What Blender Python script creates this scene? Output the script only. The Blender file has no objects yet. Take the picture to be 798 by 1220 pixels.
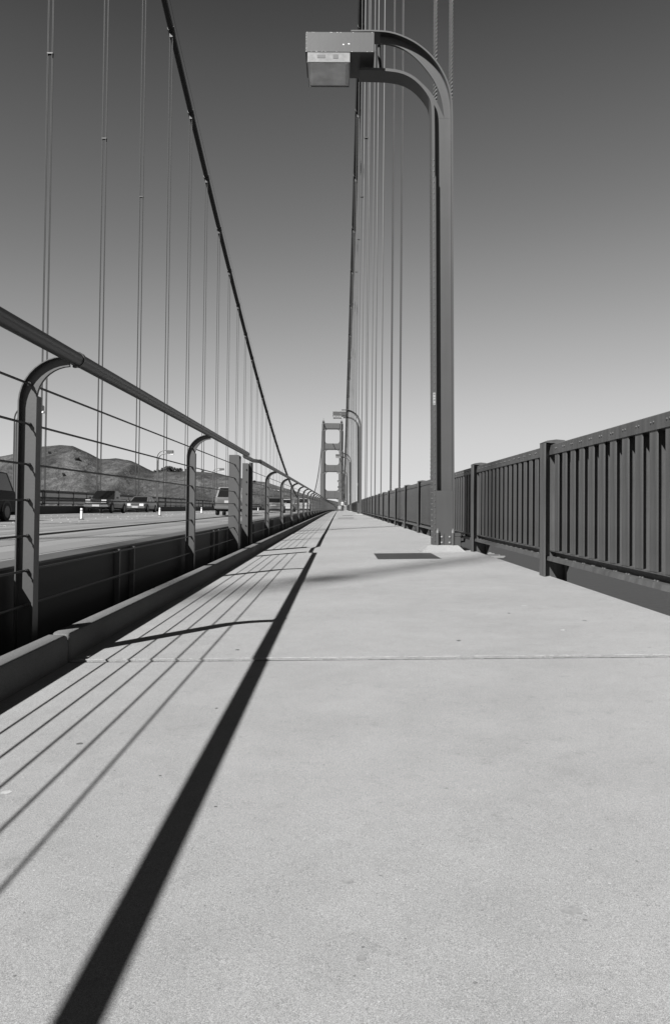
import bpy, bmesh, math, random
from mathutils import Vector, Matrix, noise
random.seed(7)
PI = math.pi
SC = bpy.context.scene
COL = SC.collection

# ------------------------------------------------------------ camera
F = 935.0                                   # focal length in pixels of the 798 x 1220 photograph
cd = bpy.data.cameras.new('camera'); cam = bpy.data.objects.new('camera', cd); COL.objects.link(cam)
cd.sensor_fit = 'VERTICAL'; cd.sensor_height = 36.0; cd.lens = 36.0*F/1220
cd.shift_y = -10/1220; cd.clip_start = .05; cd.clip_end = 60000
cam.matrix_world = (Matrix.Translation((0, 0, .67)) @ Matrix.Rotation(.0054, 4, 'Z')
                    @ Matrix.Rotation(PI/2+.0225, 4, 'X') @ Matrix.Rotation(.010, 4, 'Z'))
SC.camera = cam

# ------------------------------------------------------------ sky, sun, exposure
SUNV = Vector((-.648, -.88, 1.0)).normalized()
EL = math.asin(SUNV.z)
w = bpy.data.worlds.new('World'); SC.world = w; w.use_nodes = True
nt = w.node_tree; nt.nodes.clear()
sky = nt.nodes.new('ShaderNodeTexSky'); sky.sky_type = 'NISHITA'; sky.sun_disc = False
sky.sun_elevation = EL; sky.sun_rotation = math.atan2(SUNV.x, SUNV.y)
sky.air_density = 1.0; sky.dust_density = 0; sky.ozone_density = 1.0
sep = nt.nodes.new('ShaderNodeSeparateColor')
pre = nt.nodes.new('ShaderNodeMath'); pre.operation = 'MULTIPLY'; pre.inputs[1].default_value = .1
fc = nt.nodes.new('ShaderNodeFloatCurve')    # tone response of the black-and-white film to the sky
cv = fc.mapping.curves[0]
for p in [(.073, .008), (.086, .024), (.10, .044), (.108, .058), (.167, .136), (.217, .202), (.318, .307), (.472, .41), (.705, .47)]: cv.points.new(*p)
cv.points[-1].location = (1, .50); fc.mapping.update()
pw = nt.nodes.new('ShaderNodeMath'); pw.operation = 'MULTIPLY'; pw.inputs[1].default_value = 10
bg = nt.nodes.new('ShaderNodeBackground'); bg.inputs['Strength'].default_value = .050
wo = nt.nodes.new('ShaderNodeOutputWorld')
nt.links.new(sky.outputs[0], sep.inputs[0]); nt.links.new(sep.outputs[0], pre.inputs[0]); nt.links.new(pre.outputs[0], fc.inputs['Value']); nt.links.new(fc.outputs[0], pw.inputs[0])
nt.links.new(pw.outputs[0], bg.inputs['Color']); nt.links.new(bg.outputs[0], wo.inputs[0])
sd = bpy.data.lights.new('sun', 'SUN'); sd.energy = 5.0; sd.angle = math.radians(.53); sd.color = (1, .995, .985)
so = bpy.data.objects.new('sun', sd); COL.objects.link(so)
so.rotation_euler = SUNV.to_track_quat('Z', 'Y').to_euler()
SC.view_settings.view_transform = 'Standard'; SC.view_settings.look = 'None'
SC.view_settings.gamma = 1; SC.view_settings.exposure = 1.5; SC.view_settings.use_curve_mapping = False

# ------------------------------------------------------------ helpers
def D(y):                                    # camber of the main span: height of the deck at y
    return 7.57/409600*(1100*y-y*y)

class MB:
    def __init__(s): s.v = []; s.f = []
    def box(s, x0, x1, y0, y1, z0, z1):
        n = len(s.v)
        s.v += [(x0,y0,z0),(x1,y0,z0),(x1,y1,z0),(x0,y1,z0),(x0,y0,z1),(x1,y0,z1),(x1,y1,z1),(x0,y1,z1)]
        s.f += [tuple(n+i for i in q) for q in ((0,3,2,1),(4,5,6,7),(0,1,5,4),(1,2,6,5),(2,3,7,6),(3,0,4,7))]
        return s
    def cbox(s, x0, x1, y0, y1, z0, z1, c):  # box with its vertical edges and top chamfered
        n = len(s.v)
        def ring(d, z, e): return [(x0+d+e,y0+d,z),(x1-d-e,y0+d,z),(x1-d,y0+d+e,z),(x1-d,y1-d-e,z),(x1-d-e,y1-d,z),(x0+d+e,y1-d,z),(x0+d,y1-d-e,z),(x0+d,y0+d+e,z)]
        s.v += ring(0, z0, c)+ring(0, z1-c, c)+ring(c*.8, z1, c)
        for k in (0, 1):
            for i in range(8):
                j = (i+1) % 8; s.f.append((n+k*8+i, n+k*8+j, n+k*8+8+j, n+k*8+8+i))
        s.f.append(tuple(n+16+i for i in range(8))); s.f.append(tuple(n+7-i for i in range(8)))
        return s
    def tube(s, pts, r, k=8, cap=True, rr=None):
        n = len(s.v); P = [Vector(p) for p in pts]; m = len(P)
        u = None
        for i, p in enumerate(P):
            t = (P[min(i+1, m-1)]-P[max(i-1, 0)]).normalized()
            if u is None:
                a = Vector((0, 0, 1)) if abs(t.z) < .9 else Vector((1, 0, 0))
                u = t.cross(a).normalized()
            else: u = (u-t*u.dot(t)).normalized()
            b = t.cross(u); q = rr[i] if rr else r
            for j in range(k):
                a = 2*PI*j/k; c = p+(u*math.cos(a)+b*math.sin(a))*q; s.v.append(tuple(c))
        for i in range(m-1):
            for j in range(k):
                j2 = (j+1) % k; s.f.append((n+i*k+j, n+i*k+j2, n+(i+1)*k+j2, n+(i+1)*k+j))
        if cap:
            s.f.append(tuple(n+k-1-j for j in range(k))); s.f.append(tuple(n+(m-1)*k+j for j in range(k)))
        return s
    def sweep(s, prof, ys, close=True, curve=True):   # (x, z) outline (counter-clockwise seen from -y) swept along the deck
        n = len(s.v); k = len(prof)
        for y in ys:
            d = D(y) if curve else 0
            s.v += [(x, y, z+d) for x, z in prof]
        for i in range(len(ys)-1):
            for j in range(k if close else k-1):
                j2 = (j+1) % k; s.f.append((n+i*k+j, n+i*k+j2, n+(i+1)*k+j2, n+(i+1)*k+j))
        if close:
            s.f.append(tuple(n+k-1-j for j in range(k))); s.f.append(tuple(n+(len(ys)-1)*k+j for j in range(k)))
        return s
    def ext(s, poly, y0, y1, m=None):        # (x, z) polygon extruded along y; m maps a point
        n = len(s.v); k = len(poly)
        P = [(x, y0, z) for x, z in poly]+[(x, y1, z) for x, z in poly]
        s.v += [m(p) for p in P] if m else P
        for j in range(k):
            j2 = (j+1) % k; s.f.append((n+j, n+j2, n+k+j2, n+k+j))
        s.f.append(tuple(n+k-1-j for j in range(k))); s.f.append(tuple(n+k+j for j in range(k)))
        return s
    def dome(s, c, ax, r, h=.6, k=6):        # rivet or bolt head at c pointing along ax
        c = Vector(c); ax = Vector(ax).normalized()
        a = Vector((0, 0, 1)) if abs(ax.z) < .9 else Vector((1, 0, 0)); u = ax.cross(a).normalized(); b = ax.cross(u)
        n = len(s.v)
        for q, hh in ((1, -.1), (.85, h*.6)):
            for j in range(k):
                t = 2*PI*j/k; s.v.append(tuple(c+(u*math.cos(t)+b*math.sin(t))*r*q+ax*r*hh))
        s.v.append(tuple(c+ax*r*h))
        for j in range(k):
            j2 = (j+1) % k; s.f.append((n+j, n+j2, n+k+j2, n+k+j)); s.f.append((n+k+j, n+k+j2, n+2*k))
        return s
    def mesh(s, name, mat, smooth=False, fix=True):
        me = bpy.data.meshes.new(name); me.from_pydata(s.v, [], s.f)
        if fix and len(s.f) < 60000:
            bm = bmesh.new(); bm.from_mesh(me); bmesh.ops.recalc_face_normals(bm, faces=bm.faces); bm.to_mesh(me); bm.free()
        me.materials.append(mat)
        if smooth:
            me.shade_smooth()
            try: me.set_sharp_from_angle(angle=math.radians(smooth if smooth is not True else 40))
            except Exception: pass
        return me

def link(name, me, parent=None, loc=None):
    o = bpy.data.objects.new(name, me); COL.objects.link(o)
    if parent: o.parent = parent
    if loc: o.location = loc
    return o
def part(name, mb, mat, parent=None, smooth=False, loc=None, kind=None, label=None):
    o = link(name, mb.mesh(name, mat, smooth), parent, loc)
    if kind: o['kind'] = kind
    if label: o['label'] = label
    return o
def thing(name, label, cat, loc=(0, 0, 0), rz=0, group=None):
    o = link(name, None, None, loc); o.rotation_euler = (0, 0, rz); o['label'] = label; o['category'] = cat
    if group: o['group'] = group
    return o
def tag(o, label, cat, group=None):
    o['label'] = label; o['category'] = cat
    if group: o['group'] = group
    return o
def struct(name, mb, mat, parent=None, smooth=False):
    o = part(name, mb, mat, parent, smooth)
    if not parent: o['kind'] = 'structure'
    return o
def kids(o, out):
    for c in o.children: out.append(c)
    return out
CH = {}
def dup(root, loc, rz=None, label=None):
    """copy a thing with its parts and their sub-parts"""
    if root not in CH:
        CH[root] = [(c, [g for g in bpy.data.objects if g.parent == c]) for c in bpy.data.objects if c.parent == root]
    r = root.copy(); COL.objects.link(r); r.location = loc
    if rz is not None: r.rotation_euler = (0, 0, rz)
    if label: r['label'] = label
    for c, gs in CH[root]:
        d = c.copy(); COL.objects.link(d); d.parent = r
        for g in gs:
            e = g.copy(); COL.objects.link(e); e.parent = d
    return r

# ------------------------------------------------------------ materials (the photograph is black and white)
def mat(name, a, rough=.6, metal=0, spec=.5, var=0, vs=3, bump=0, bs=40, speck=0, ss=200, streak=0, noiseco='Object'):
    a = a*.345 if a < .6 else a*.62
    m = bpy.data.materials.new(name); m.use_nodes = True; t = m.node_tree; b = t.nodes['Principled BSDF']
    b.inputs['Roughness'].default_value = rough; b.inputs['Metallic'].default_value = metal
    b.inputs['Specular IOR Level'].default_value = spec; b.inputs['Base Color'].default_value = (a, a, a, 1)
    if not (var or bump or speck or streak): return m
    N, L = t.nodes.new, t.links.new
    tc = N('ShaderNodeTexCoord'); cur = None
    def nz(scale, det=4, vec=None):
        n = N('ShaderNodeTexNoise'); n.inputs['Scale'].default_value = scale; n.inputs['Detail'].default_value = det
        L(vec or tc.outputs[noiseco], n.inputs['Vector']); return n.outputs['Fac']
    def mr(inp, lo, hi, fl=.25, fh=.75):
        n = N('ShaderNodeMapRange'); L(inp, n.inputs[0]); n.inputs[1].default_value = fl; n.inputs[2].default_value = fh
        n.inputs[3].default_value = lo; n.inputs[4].default_value = hi; return n.outputs[0]
    def mul(x, y):
        n = N('ShaderNodeMath'); n.operation = 'MULTIPLY'; L(x, n.inputs[0])
        if isinstance(y, float): n.inputs[1].default_value = y
        else: L(y, n.inputs[1])
        return n.outputs[0]
    if var: cur = mr(nz(vs, 6), 1-var, 1+var)
    if speck:
        q = mr(nz(ss, 2), 1-speck, 1+speck, .3, .7); cur = mul(cur, q) if cur else q
    if streak:
        mp = N('ShaderNodeMapping'); mp.inputs['Scale'].default_value = (9, 9, .7); L(tc.outputs[noiseco], mp.inputs[0])
        q = mr(nz(2.2, 5, mp.outputs[0]), 1-streak, 1+streak*.6); cur = mul(cur, q) if cur else q
    if cur:
        L(mul(cur, float(a)), b.inputs['Base Color'])
    if bump:
        n = N('ShaderNodeBump'); n.inputs['Strength'].default_value = bump; n.inputs['Distance'].default_value = .01
        L(nz(bs, 4), n.inputs['Height']); L(n.outputs[0], b.inputs['Normal'])
    return m

def concrete_mat(name, a):
    a *= .332
    m = bpy.data.materials.new(name); m.use_nodes = True; t = m.node_tree; b = t.nodes['Principled BSDF']
    b.inputs['Roughness'].default_value = .85; b.inputs['Specular IOR Level'].default_value = .25
    N, L = t.nodes.new, t.links.new
    tc = N('ShaderNodeTexCoord')
    def nz(scale, det, rough=.5):
        n = N('ShaderNodeTexNoise'); n.inputs['Scale'].default_value = scale; n.inputs['Detail'].default_value = det
        n.inputs['Roughness'].default_value = rough; L(tc.outputs['Object'], n.inputs['Vector']); return n.outputs['Fac']
    def mr(i, fl, fh, lo, hi):
        n = N('ShaderNodeMapRange'); L(i, n.inputs[0])
        for k, v in enumerate((fl, fh, lo, hi)): n.inputs[k+1].default_value = v
        return n.outputs[0]
    def mt(op, x, y):
        n = N('ShaderNodeMath'); n.operation = op; L(x, n.inputs[0])
        if isinstance(y, float): n.inputs[1].default_value = y
        else: L(y, n.inputs[1])
        return n.outputs[0]
    c = mr(nz(.9, 6, .65), .3, .7, .89, 1.04)
    c = mt('MULTIPLY', c, mr(nz(6, 7, .7), .3, .7, .92, 1.06))
    c = mt('MULTIPLY', c, mr(nz(170, 4, .8), .3, .7, .86, 1.13))        # sand grain
    c = mt('MULTIPLY', c, mr(nz(330, 2, .6), .34, .66, .84, 1.14))
    c = mt('MULTIPLY', c, mr(nz(760, 1, .5), .34, .66, .66, 1.32))
    # sparse dark pits and pale aggregate
    for sc, th, lo in ((70, .10, .62), (23, .045, .5)):
        v = N('ShaderNodeTexVoronoi'); v.inputs['Scale'].default_value = sc; L(tc.outputs['Object'], v.inputs['Vector'])
        wn = N('ShaderNodeSeparateColor'); L(v.outputs['Color'], wn.inputs[0])
        keep = mt('GREATER_THAN', wn.outputs[0], .965)
        spot = mt('LESS_THAN', v.outputs['Distance'], th*1.6)
        k = mt('MULTIPLY', keep, spot)
        c = mt('MULTIPLY', c, mr(k, 0, 1, 1, lo))
    # large faint stains
    st = mr(nz(2.6, 4, .7), .62, .74, 1.0, .90)
    c = mt('MULTIPLY', c, mr(nz(14, 5, .75), .56, .70, 1.0, .86))
    c = mt('MULTIPLY', c, mr(nz(.35, 3, .5), .35, .65, .96, 1.03))
    c = mt('MULTIPLY', c, st)
    L(mt('MULTIPLY', c, float(a)), b.inputs['Base Color'])
    bp = N('ShaderNodeBump'); bp.inputs['Strength'].default_value = .35; bp.inputs['Distance'].default_value = .003
    L(nz(180, 4, .7), bp.inputs['Height']); L(bp.outputs[0], b.inputs['Normal'])
    return m

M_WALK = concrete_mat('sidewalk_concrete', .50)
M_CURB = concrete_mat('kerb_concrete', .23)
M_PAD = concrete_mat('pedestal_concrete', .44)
M_JOINT = mat('joint_filler', .05, .9)
M_STEEL = mat('painted_steel', .115, .5, var=.10, vs=2.5, bump=.05, bs=60, streak=.16)
M_FENCE = mat('painted_steel_fence', .115, .55, var=.16, vs=3.0, bump=.12, bs=60, streak=.42)
M_LAMP = mat('painted_steel_lamp', .098, .5, var=.10, vs=2.0, bump=.04, bs=50, streak=.10)
M_RAIL = mat('painted_handrail', .058, .42, var=.08, vs=4, bump=.03, bs=60)
M_POST = mat('painted_rail_post', .092, .5, var=.07, vs=6, bump=.03, bs=60, streak=.08)
M_CABLE = mat('wire_cable', .035, .5, metal=.3)
M_MAIN = mat('painted_main_cable', .035, .55, var=.1, vs=.5)
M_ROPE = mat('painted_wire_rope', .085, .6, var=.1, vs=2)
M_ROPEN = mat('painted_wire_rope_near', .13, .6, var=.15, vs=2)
M_GIRD = mat('dark_paint_with_shade', .012, .7, var=.2, vs=2)  # near-black: the shade in the gap behind the railing is put into the colour
M_HATCH = mat('steel_hatch', .035, .55, var=.15, vs=5, bump=.1, bs=90)
M_TOWER = mat('tower_paint', .125, .6, var=.05, vs=.08)
M_ROAD = mat('road_surface', .31, .8, var=.10, vs=.35, speck=.12, ss=30, bump=.2, bs=50)
M_DOT = mat('lane_marker_white', .58, .4)
M_WHITE = mat('white_plastic', .75, .45)
M_TYRE = mat('tyre_rubber', .02, .8)
M_RIM = mat('wheel_rim', .16, .35, metal=.6)
M_GLASSC = mat('car_glass', .015, .08, spec=.7)
M_BLACKC = mat('black_car_paint', .008, .5, spec=.12)
M_DARKC = mat('dark_car_paint', .015, .22, spec=.6)
M_SILV = mat('silver_car_paint', .30, .28, metal=.45)
M_GREYC = mat('grey_car_paint', .16, .28, metal=.3)
M_WHTC = mat('white_car_paint', .59, .3)
M_SHIP = mat('ship_white', .42, .5)
M_CHROME = mat('chrome', .7, .15, metal=1)
M_LENS = mat('headlight_lens', .65, .1, spec=.8)
M_TAIL = mat('tail_light_lens', .26, .2)
M_PLATE = mat('licence_plate', .59, .5)
M_TRIM = mat('black_trim', .02, .6)
M_CHIP = mat('bare_primer_chip', .75, .6)
M_CLOUT = mat('white_cloth', .75, .9); M_CDARK = mat('dark_cloth', .03, .9); M_SKIN = mat('skin', .32, .6); M_HAIR = mat('dark_hair', .02, .7)
M_LEAF = mat('tree_foliage', .045, .8, var=.4, vs=.3); M_BARK = mat('bark', .08, .9)

def bowl_mat():
    m = mat('lamp_lens_glass', .85, .28, spec=.6, var=.32, vs=4)
    b = m.node_tree.nodes['Principled BSDF']; b.inputs['Transmission Weight'].default_value = .10
    return m
M_BOWL = bowl_mat()
M_LIP = mat('lamp_lens_band', .42, .35, var=.25, vs=14)
M_RIMB = mat('lamp_lens_frame', .42, .4, metal=.2, var=.15, vs=20)

YS_NEAR = [-14+i*2 for i in range(0, 27)]
def ygrid(a, b):
    ys = [a]; y = a
    while y < b-1e-6:
        st = 3.81 if y < 60 else (8 if y < 200 else 20)
        y = min(b, y+st)
        if b-y < .5: y = b
        ys.append(y)
    return ys
Y0, Y1 = -14.0, 1190.0

# ------------------------------------------------------------ sidewalk: slabs, joints, kerb
XS = .02                                     # cross fall towards the kerb
base = MB(); base.sweep([(-1.165, -.30), (1.935, -.24), (1.935, -.045), (-1.165, -.105)], ygrid(Y0, Y1))
walk = struct('sidewalk', base, M_GIRD)
def slab_mesh(y0, y1, lift=0):
    mb = MB(); xs = [-1.17, -.8, 0, 1.0, 1.925, 1.94]
    ys = ygrid(y0, y1)
    n = len(mb.v)
    for y in ys:
        for i, x in enumerate(xs):
            e = -.006 if i == len(xs)-1 else 0
            mb.v.append((x, y, D(y)+XS*x+lift+e))
        mb.v.append((1.94, y, D(y)-.11)); mb.v.append((-1.17, y, D(y)-.14))
    k = len(xs)+2
    for i in range(len(ys)-1):
        for j in range(k):
            j2 = (j+1) % k; mb.f.append((n+i*k+j, n+i*k+j2, n+(i+1)*k+j2, n+(i+1)*k+j))
    mb.f.append(tuple(n+j for j in range(k))); mb.f.append(tuple(n+(len(ys)-1)*k+j for j in range(k)))
    return mb
joints = [3.42-15.24] + [3.42+15.24*i for i in range(0, 24)]
jj = [Y0]+joints+[Y1]
for i in range(len(jj)-1):
    a, b = jj[i], jj[i+1]
    part('slab', slab_mesh(a+(.012 if i == 2 else .004), b-(.012 if i == 1 else .004), .007 if i == 2 else 0), M_WALK, walk)
sj = MB()
for i in range(62):
    x0 = -1.165+i*.05; e = random.uniform(-.003, .003)
    sj.box(x0, x0+.05, 3.410+e*.5, 3.431, D(3.42)+XS*x0-.03, D(3.42)+XS*x0-.0015+e*.3)
part('joint_seal', sj, M_JOINT, walk, kind='stuff')
# ragged chipped lip along the near joint
lip = MB()
for i in range(150):
    x0 = -1.12+i*.0204; wd = random.uniform(.002, .010)
    if random.random() < .2: continue
    z = D(3.42)+XS*x0+.007
    lip.box(x0, x0+.0204, 3.4325, 3.433+wd, z-.012, z+random.uniform(.001, .003))
part('joint_lip', lip, concrete_mat('chipped_lip', .72), walk, kind='stuff')
# kerb in lengths with rounded edges
def kerb_prof():
    return [(-1.256, -.30), (-1.165, -.30), (-1.165, .04), (-1.168, .084), (-1.173, .095), (-1.184, .100), (-1.243, .101), (-1.252, .095), (-1.256, .085)]
kj = [Y0, 3.42-6.1, 3.42]+[3.42+7.62*i for i in range(1, 40)]+[Y1]
for i in range(len(kj)-1):
    mb = MB(); a, b = kj[i]+.006, kj[i+1]-.006
    ys = ygrid(a+.03, b-.03); pr = kerb_prof()
    c = (-1.225, -.10)
    sh = [(x+(c[0]-x)*.10, z+(c[1]-z)*.07) for x, z in pr]
    n = len(mb.v); rings = [(a, sh), (a+.008, [(x+(c[0]-x)*.03, z+(c[1]-z)*.02) for x, z in pr])]+[(y, pr) for y in ys]+[(b-.008, [(x+(c[0]-x)*.03, z+(c[1]-z)*.02) for x, z in pr]), (b, sh)]
    k = len(pr)
    for y, p in rings: mb.v += [(x, y, z+D(y)) for x, z in p]
    for r in range(len(rings)-1):
        for j in range(k):
            j2 = (j+1) % k; mb.f.append((r*k+j, r*k+j2, (r+1)*k+j2, (r+1)*k+j))
    mb.f.append(tuple(range(k))); mb.f.append(tuple((len(rings)-1)*k+j for j in range(k)))
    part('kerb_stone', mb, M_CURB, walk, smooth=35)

# hatches let into the sidewalk
def hatch(x0, x1, y0, y1, label):
    t = thing('access_hatch', label, 'hatch', (0, 0, 0), 0, 'steel hatches in the sidewalk')
    def z(x, y): return D(y)+XS*x
    def sheet(x0, x1, y0, y1, h, h2):
        mb = MB(); mb.v = [(x, y, z(x, y)+e) for e in (h, h2) for x, y in ((x0,y0),(x1,y0),(x1,y1),(x0,y1))]
        mb.f = [(0,3,2,1),(4,5,6,7),(0,1,5,4),(1,2,6,5),(2,3,7,6),(3,0,4,7)]; return mb
    fr = MB()
    for a in ((x0-.02, x1+.02, y0-.02, y0), (x0-.02, x1+.02, y1, y1+.02), (x0-.02, x0, y0, y1), (x1, x1+.02, y0, y1)):
        m = sheet(*a, -.01, .004); n = len(fr.v); fr.v += m.v; fr.f += [tuple(n+i for i in q) for q in m.f]
    part('frame', fr, M_GIRD, t)
    part('cover_plate', sheet(x0+.004, x1-.004, y0+.004, y1-.004, -.01, .007), M_HATCH, t)
hatch(.475, 1.26, 9.6, 10.8, 'dark steel plate set into the sidewalk in front of the nearest street lamp')
hatch(-.05, .80, 42.5, 44.2, 'thin dark plate far along the sidewalk before the second street lamp')
hatch(.25, .95, 55.0, 56.2, 'farthest dark plate, at the foot of the second street lamp')

# ------------------------------------------------------------ gap and girder between sidewalk and road
CX = -1.44; CT = .39                         # near face and top of the steel edge girder right behind the railing posts
gird = thing('edge_girder', 'dark steel girder standing between the railing posts and the roadway', 'girder')
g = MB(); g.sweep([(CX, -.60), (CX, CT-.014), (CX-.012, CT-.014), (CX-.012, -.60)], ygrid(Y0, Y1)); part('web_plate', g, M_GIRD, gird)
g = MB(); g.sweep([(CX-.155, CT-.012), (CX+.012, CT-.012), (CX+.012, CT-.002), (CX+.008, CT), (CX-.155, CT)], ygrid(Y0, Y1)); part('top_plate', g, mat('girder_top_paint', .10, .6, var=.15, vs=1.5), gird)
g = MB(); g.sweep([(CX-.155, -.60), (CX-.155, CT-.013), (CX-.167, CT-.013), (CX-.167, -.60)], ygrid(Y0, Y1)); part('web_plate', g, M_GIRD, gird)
g = MB(); g.sweep([(CX, .186), (CX+.012, .186), (CX+.012, .194), (CX, .194)], ygrid(Y0, Y1)); part('ledge', g, M_GIRD, gird)
g = MB(); g.sweep([(CX+.001, -.34), (-1.18, -.34), (-1.18, -.31), (CX+.001, -.31)], ygrid(Y0, Y1)); part('gap_tray', g, M_GIRD, gird)
st = MB(); st.box(CX+.0005, CX+.032, -.012, .012, -.30, .185); st.box(CX+.0005, CX+.032, -.012, .012, .195, CT-.015); stm = st.mesh('stiffener', mat('stiffener_paint_lit', .20, .6, var=.1))  # paler than the girder web: light caught by the strips is in the colour
for i in range(26):
    for q in (-.18, .18):
        y = 5.24+3.81*(i-4)+q
        if y < -13: continue
        link('stiffener', stm, gird, (0, y, D(y)))['kind'] = 'stuff'

# ------------------------------------------------------------ roadway
r = MB()
XR0, XR1 = -19.25, -3.5
r.sweep([(XR0, -.35), (XR1, -.35), (XR1, -.02), (-11.35, .0), (XR0, -.05)], ygrid(-30, Y1))
road = struct('road', r, M_ROAD)
# tar seams and tyre-darkened strips are flat print on the road
sm = mat('road_seam_tar', .06, .8); dk = mat('tyre_polished_lane', .25, .75, var=.12, vs=.5)
def rz(x): return (-.02+(x-XR1)/(-11.35-XR1)*.02) if x > -11.35 else (0-(x+11.35)/(XR0+11.35)*.05)
def strip(x0, x1, h, m, name, ys=None):
    mb = MB(); ys = ys or ygrid(-30, 500); n = 0
    for y in ys: mb.v += [(x0, y, D(y)+rz(x0)+h), (x1, y, D(y)+rz(x1)+h)]
    mb.f = [(2*i, 2*i+1, 2*i+3, 2*i+2) for i in range(len(ys)-1)]
    return part(name, mb, m, road)
for x in (-4.9, -7.9, -13.8, -16.9): strip(x-.9, x-.3, .004, dk, 'tyre_track'); strip(x+.3, x+.9, .004, dk, 'tyre_track')
for x in (-6.4, -9.45, -12.4, -15.4): strip(x, x+.05, .008, sm, 'tar_seam')
for k in range(12):
    y = 6+k*7.62*2; strip(XR0+.05, XR1-.05, .008, sm, 'cross_joint', [y, y+.06])
dm = MB(); dm.dome((0, 0, 0), (0, 0, 1), .055, .35, 8); dmesh = dm.mesh('lane_marker', M_DOT)
cnt = 0
for x, per in ((-6.42, 7.3), (-9.42, 7.3), (-10.95, 1.8), (-12.4, 7.3), (-15.45, 7.3)):
    y = 12.0
    while y < 110 and cnt < 290:
        n = 4 if per > 5 else 1
        for q in range(n):
            yy = y+q*.95; link('lane_marker', dmesh, road, (x, yy, D(yy)+rz(x)+.004)); cnt += 1
        y += per
# west sidewalk, raised on its kerb girder
wb = MB()
wb.sweep([(-25.2, .05), (-19.50, .05), (-19.5, -.35), (-19.27, -.35), (-19.27, .49), (-25.2, .49)], ygrid(-30, Y1))
struct('west_sidewalk', wb, mat('west_walk_paint', .05, .8, var=.1))

# ------------------------------------------------------------ cable railing on the kerb (near left)
XP = -1.35; RX, RZ = -1.172, 1.309; RR = .0305
CABZ = [.225, .375, .525, .68, .835, 1.01, 1.185]
def arcpath(off, n=10, r=.17, cz=1.110):     # centre line of a post, offset outwards (towards the road), its depth tapering to the tip
    pts = [(XP-off, -.45), (XP-off, cz)]
    cx = XP+r
    for i in range(1, n+1):
        a = PI-PI/2*i/n; R = r+off*(1-.45*i/n)
        pts.append((cx+R*math.cos(a), cz+R*math.sin(a)))
    return pts
def ribbon(mb, A, B, y0, y1):
    n = len(A)
    for i in range(n-1):
        mb.ext([A[i], B[i], B[i+1], A[i+1]], y0, y1)
fo = MB(); ribbon(fo, arcpath(.045), arcpath(.039), -.030, .06)
fi = MB(); ribbon(fi, arcpath(-.024)[:2]+[(XP+.024, 1.135)], arcpath(-.031)[:2]+[(XP+.031, 1.135)], -.014, .046); ribbon(fi, arcpath(-.0245)[1:], arcpath(-.0275)[1:], -.009, .009)
we = MB(); ribbon(we, arcpath(.039), arcpath(-.024), -.004, .004)
m_fo, m_fi, m_we = fo.mesh('outer_flange', M_POST, 30), fi.mesh('inner_flange', M_POST, 30), we.mesh('web', M_POST)
ft = MB()
for z in CABZ:
    ft.tube([(XP, -.022, z), (XP, .022, z)], .0085, 8); ft.tube([(XP, -.034, z), (XP, -.0215, z)], .0065, 6)
m_ft = ft.mesh('cable_fitting', M_POST)
def rail_post(y, root):
    p = link('post', m_we, root, (0, y, D(y)))
    link('outer_flange', m_fo, p); link('inner_flange', m_fi, p); link('cable_fitting', m_ft, p)['kind'] = 'stuff'
def pipe(root, y0, y1, name='handrail', r=RR, z=RZ, ends=True):
    ys = [y0]; y = y0
    while y < y1: y = min(y1, y+(1.9 if y < 40 else 7.62)); ys.append(y)
    mb = MB(); mb.tube([(RX, q, D(q)+z) for q in ys], r, 16); return part(name, mb, M_RAIL, root, smooth=50)
def cables(root, y0, y1):
    for z in CABZ:
        ys = [y0]; y = y0
        while y < y1: y = min(y1, y+3.78); ys.append(y)
        mb = MB(); mb.tube([(XP, q, D(q)+z) for q in ys], .0052, 6); part('wire_cable', mb, M_CABLE, root)
A = thing('cable_railing', 'nearer length of tube handrail with wire cables on curved steel posts beside the kerb', 'railing')
for k in range(-4, 2):
    rail_post(3.41+3.76*k, A)
pipe(A, Y0, 9.95)
sl = MB(); sl.tube([(RX, 3.47, D(3.47)+RZ), (RX, 3.50, D(3.5)+RZ)], RR+.004, 16); sl.dome((RX, 3.45, D(3.45)+RZ-RR-.006), (0, 0, -1), .012)
part('sleeve', sl, M_RAIL, A, smooth=50)
cables(A, Y0, 10.1)
def plate_post(root, y, x0, x1, fl, ztop, ya=-.055, yb=.055):   # straight end posts at the expansion gap
    mb = MB(); mb.box(x0, x1, -.005, .005, -.45, ztop); p = part('end_post', mb, M_POST, root, loc=(0, y, D(y)))
    mb = MB(); mb.box(x1, x1+fl, ya, yb, -.45, ztop-.01); part('flange', mb, M_POST, p)
    mb = MB()
    for z in CABZ: mb.tube([(XP, -.025, z), (XP, .02, z)], .0085, 8)
    part('cable_fitting', mb, M_POST, p, kind='stuff')
plate_post(A, 10.1, -1.425, -1.300, .012, 1.31, -.04, .16)
B = thing('cable_railing', 'farther length of tube handrail with wire cables, beyond the gap towards the far tower', 'railing')
plate_post(B, 11.35, -1.405, -1.325, .012, 1.27, -.03, .30)
mb = MB(); mb.tube([(-1.29, 11.42, D(11.42)-.45), (-1.29, 11.42, D(11.42)+1.28)], .030, 12); part('round_post', mb, M_RAIL, B, smooth=40)
mb = MB(); mb.tube([(RX-.035, 9.97, D(9.97)+RZ-.02), (RX-.06, 10.2, D(10.2)+RZ-.012), (RX-.06, 11.2, D(11.2)+RZ-.010), (RX-.04, 11.38, D(11.38)+RZ-.004), (RX, 11.6, D(11.6)+RZ)], .027, 12)
part('link_rail', mb, M_RAIL, B, smooth=50)
pipe(B, 11.55, 700)
cables(B, 11.35, 420)
mb = MB(); ys = ygrid(420, 700)
for k in range(110):
    y = 14.75+3.81*k
    if y < 420: rail_post(y, B)

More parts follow.
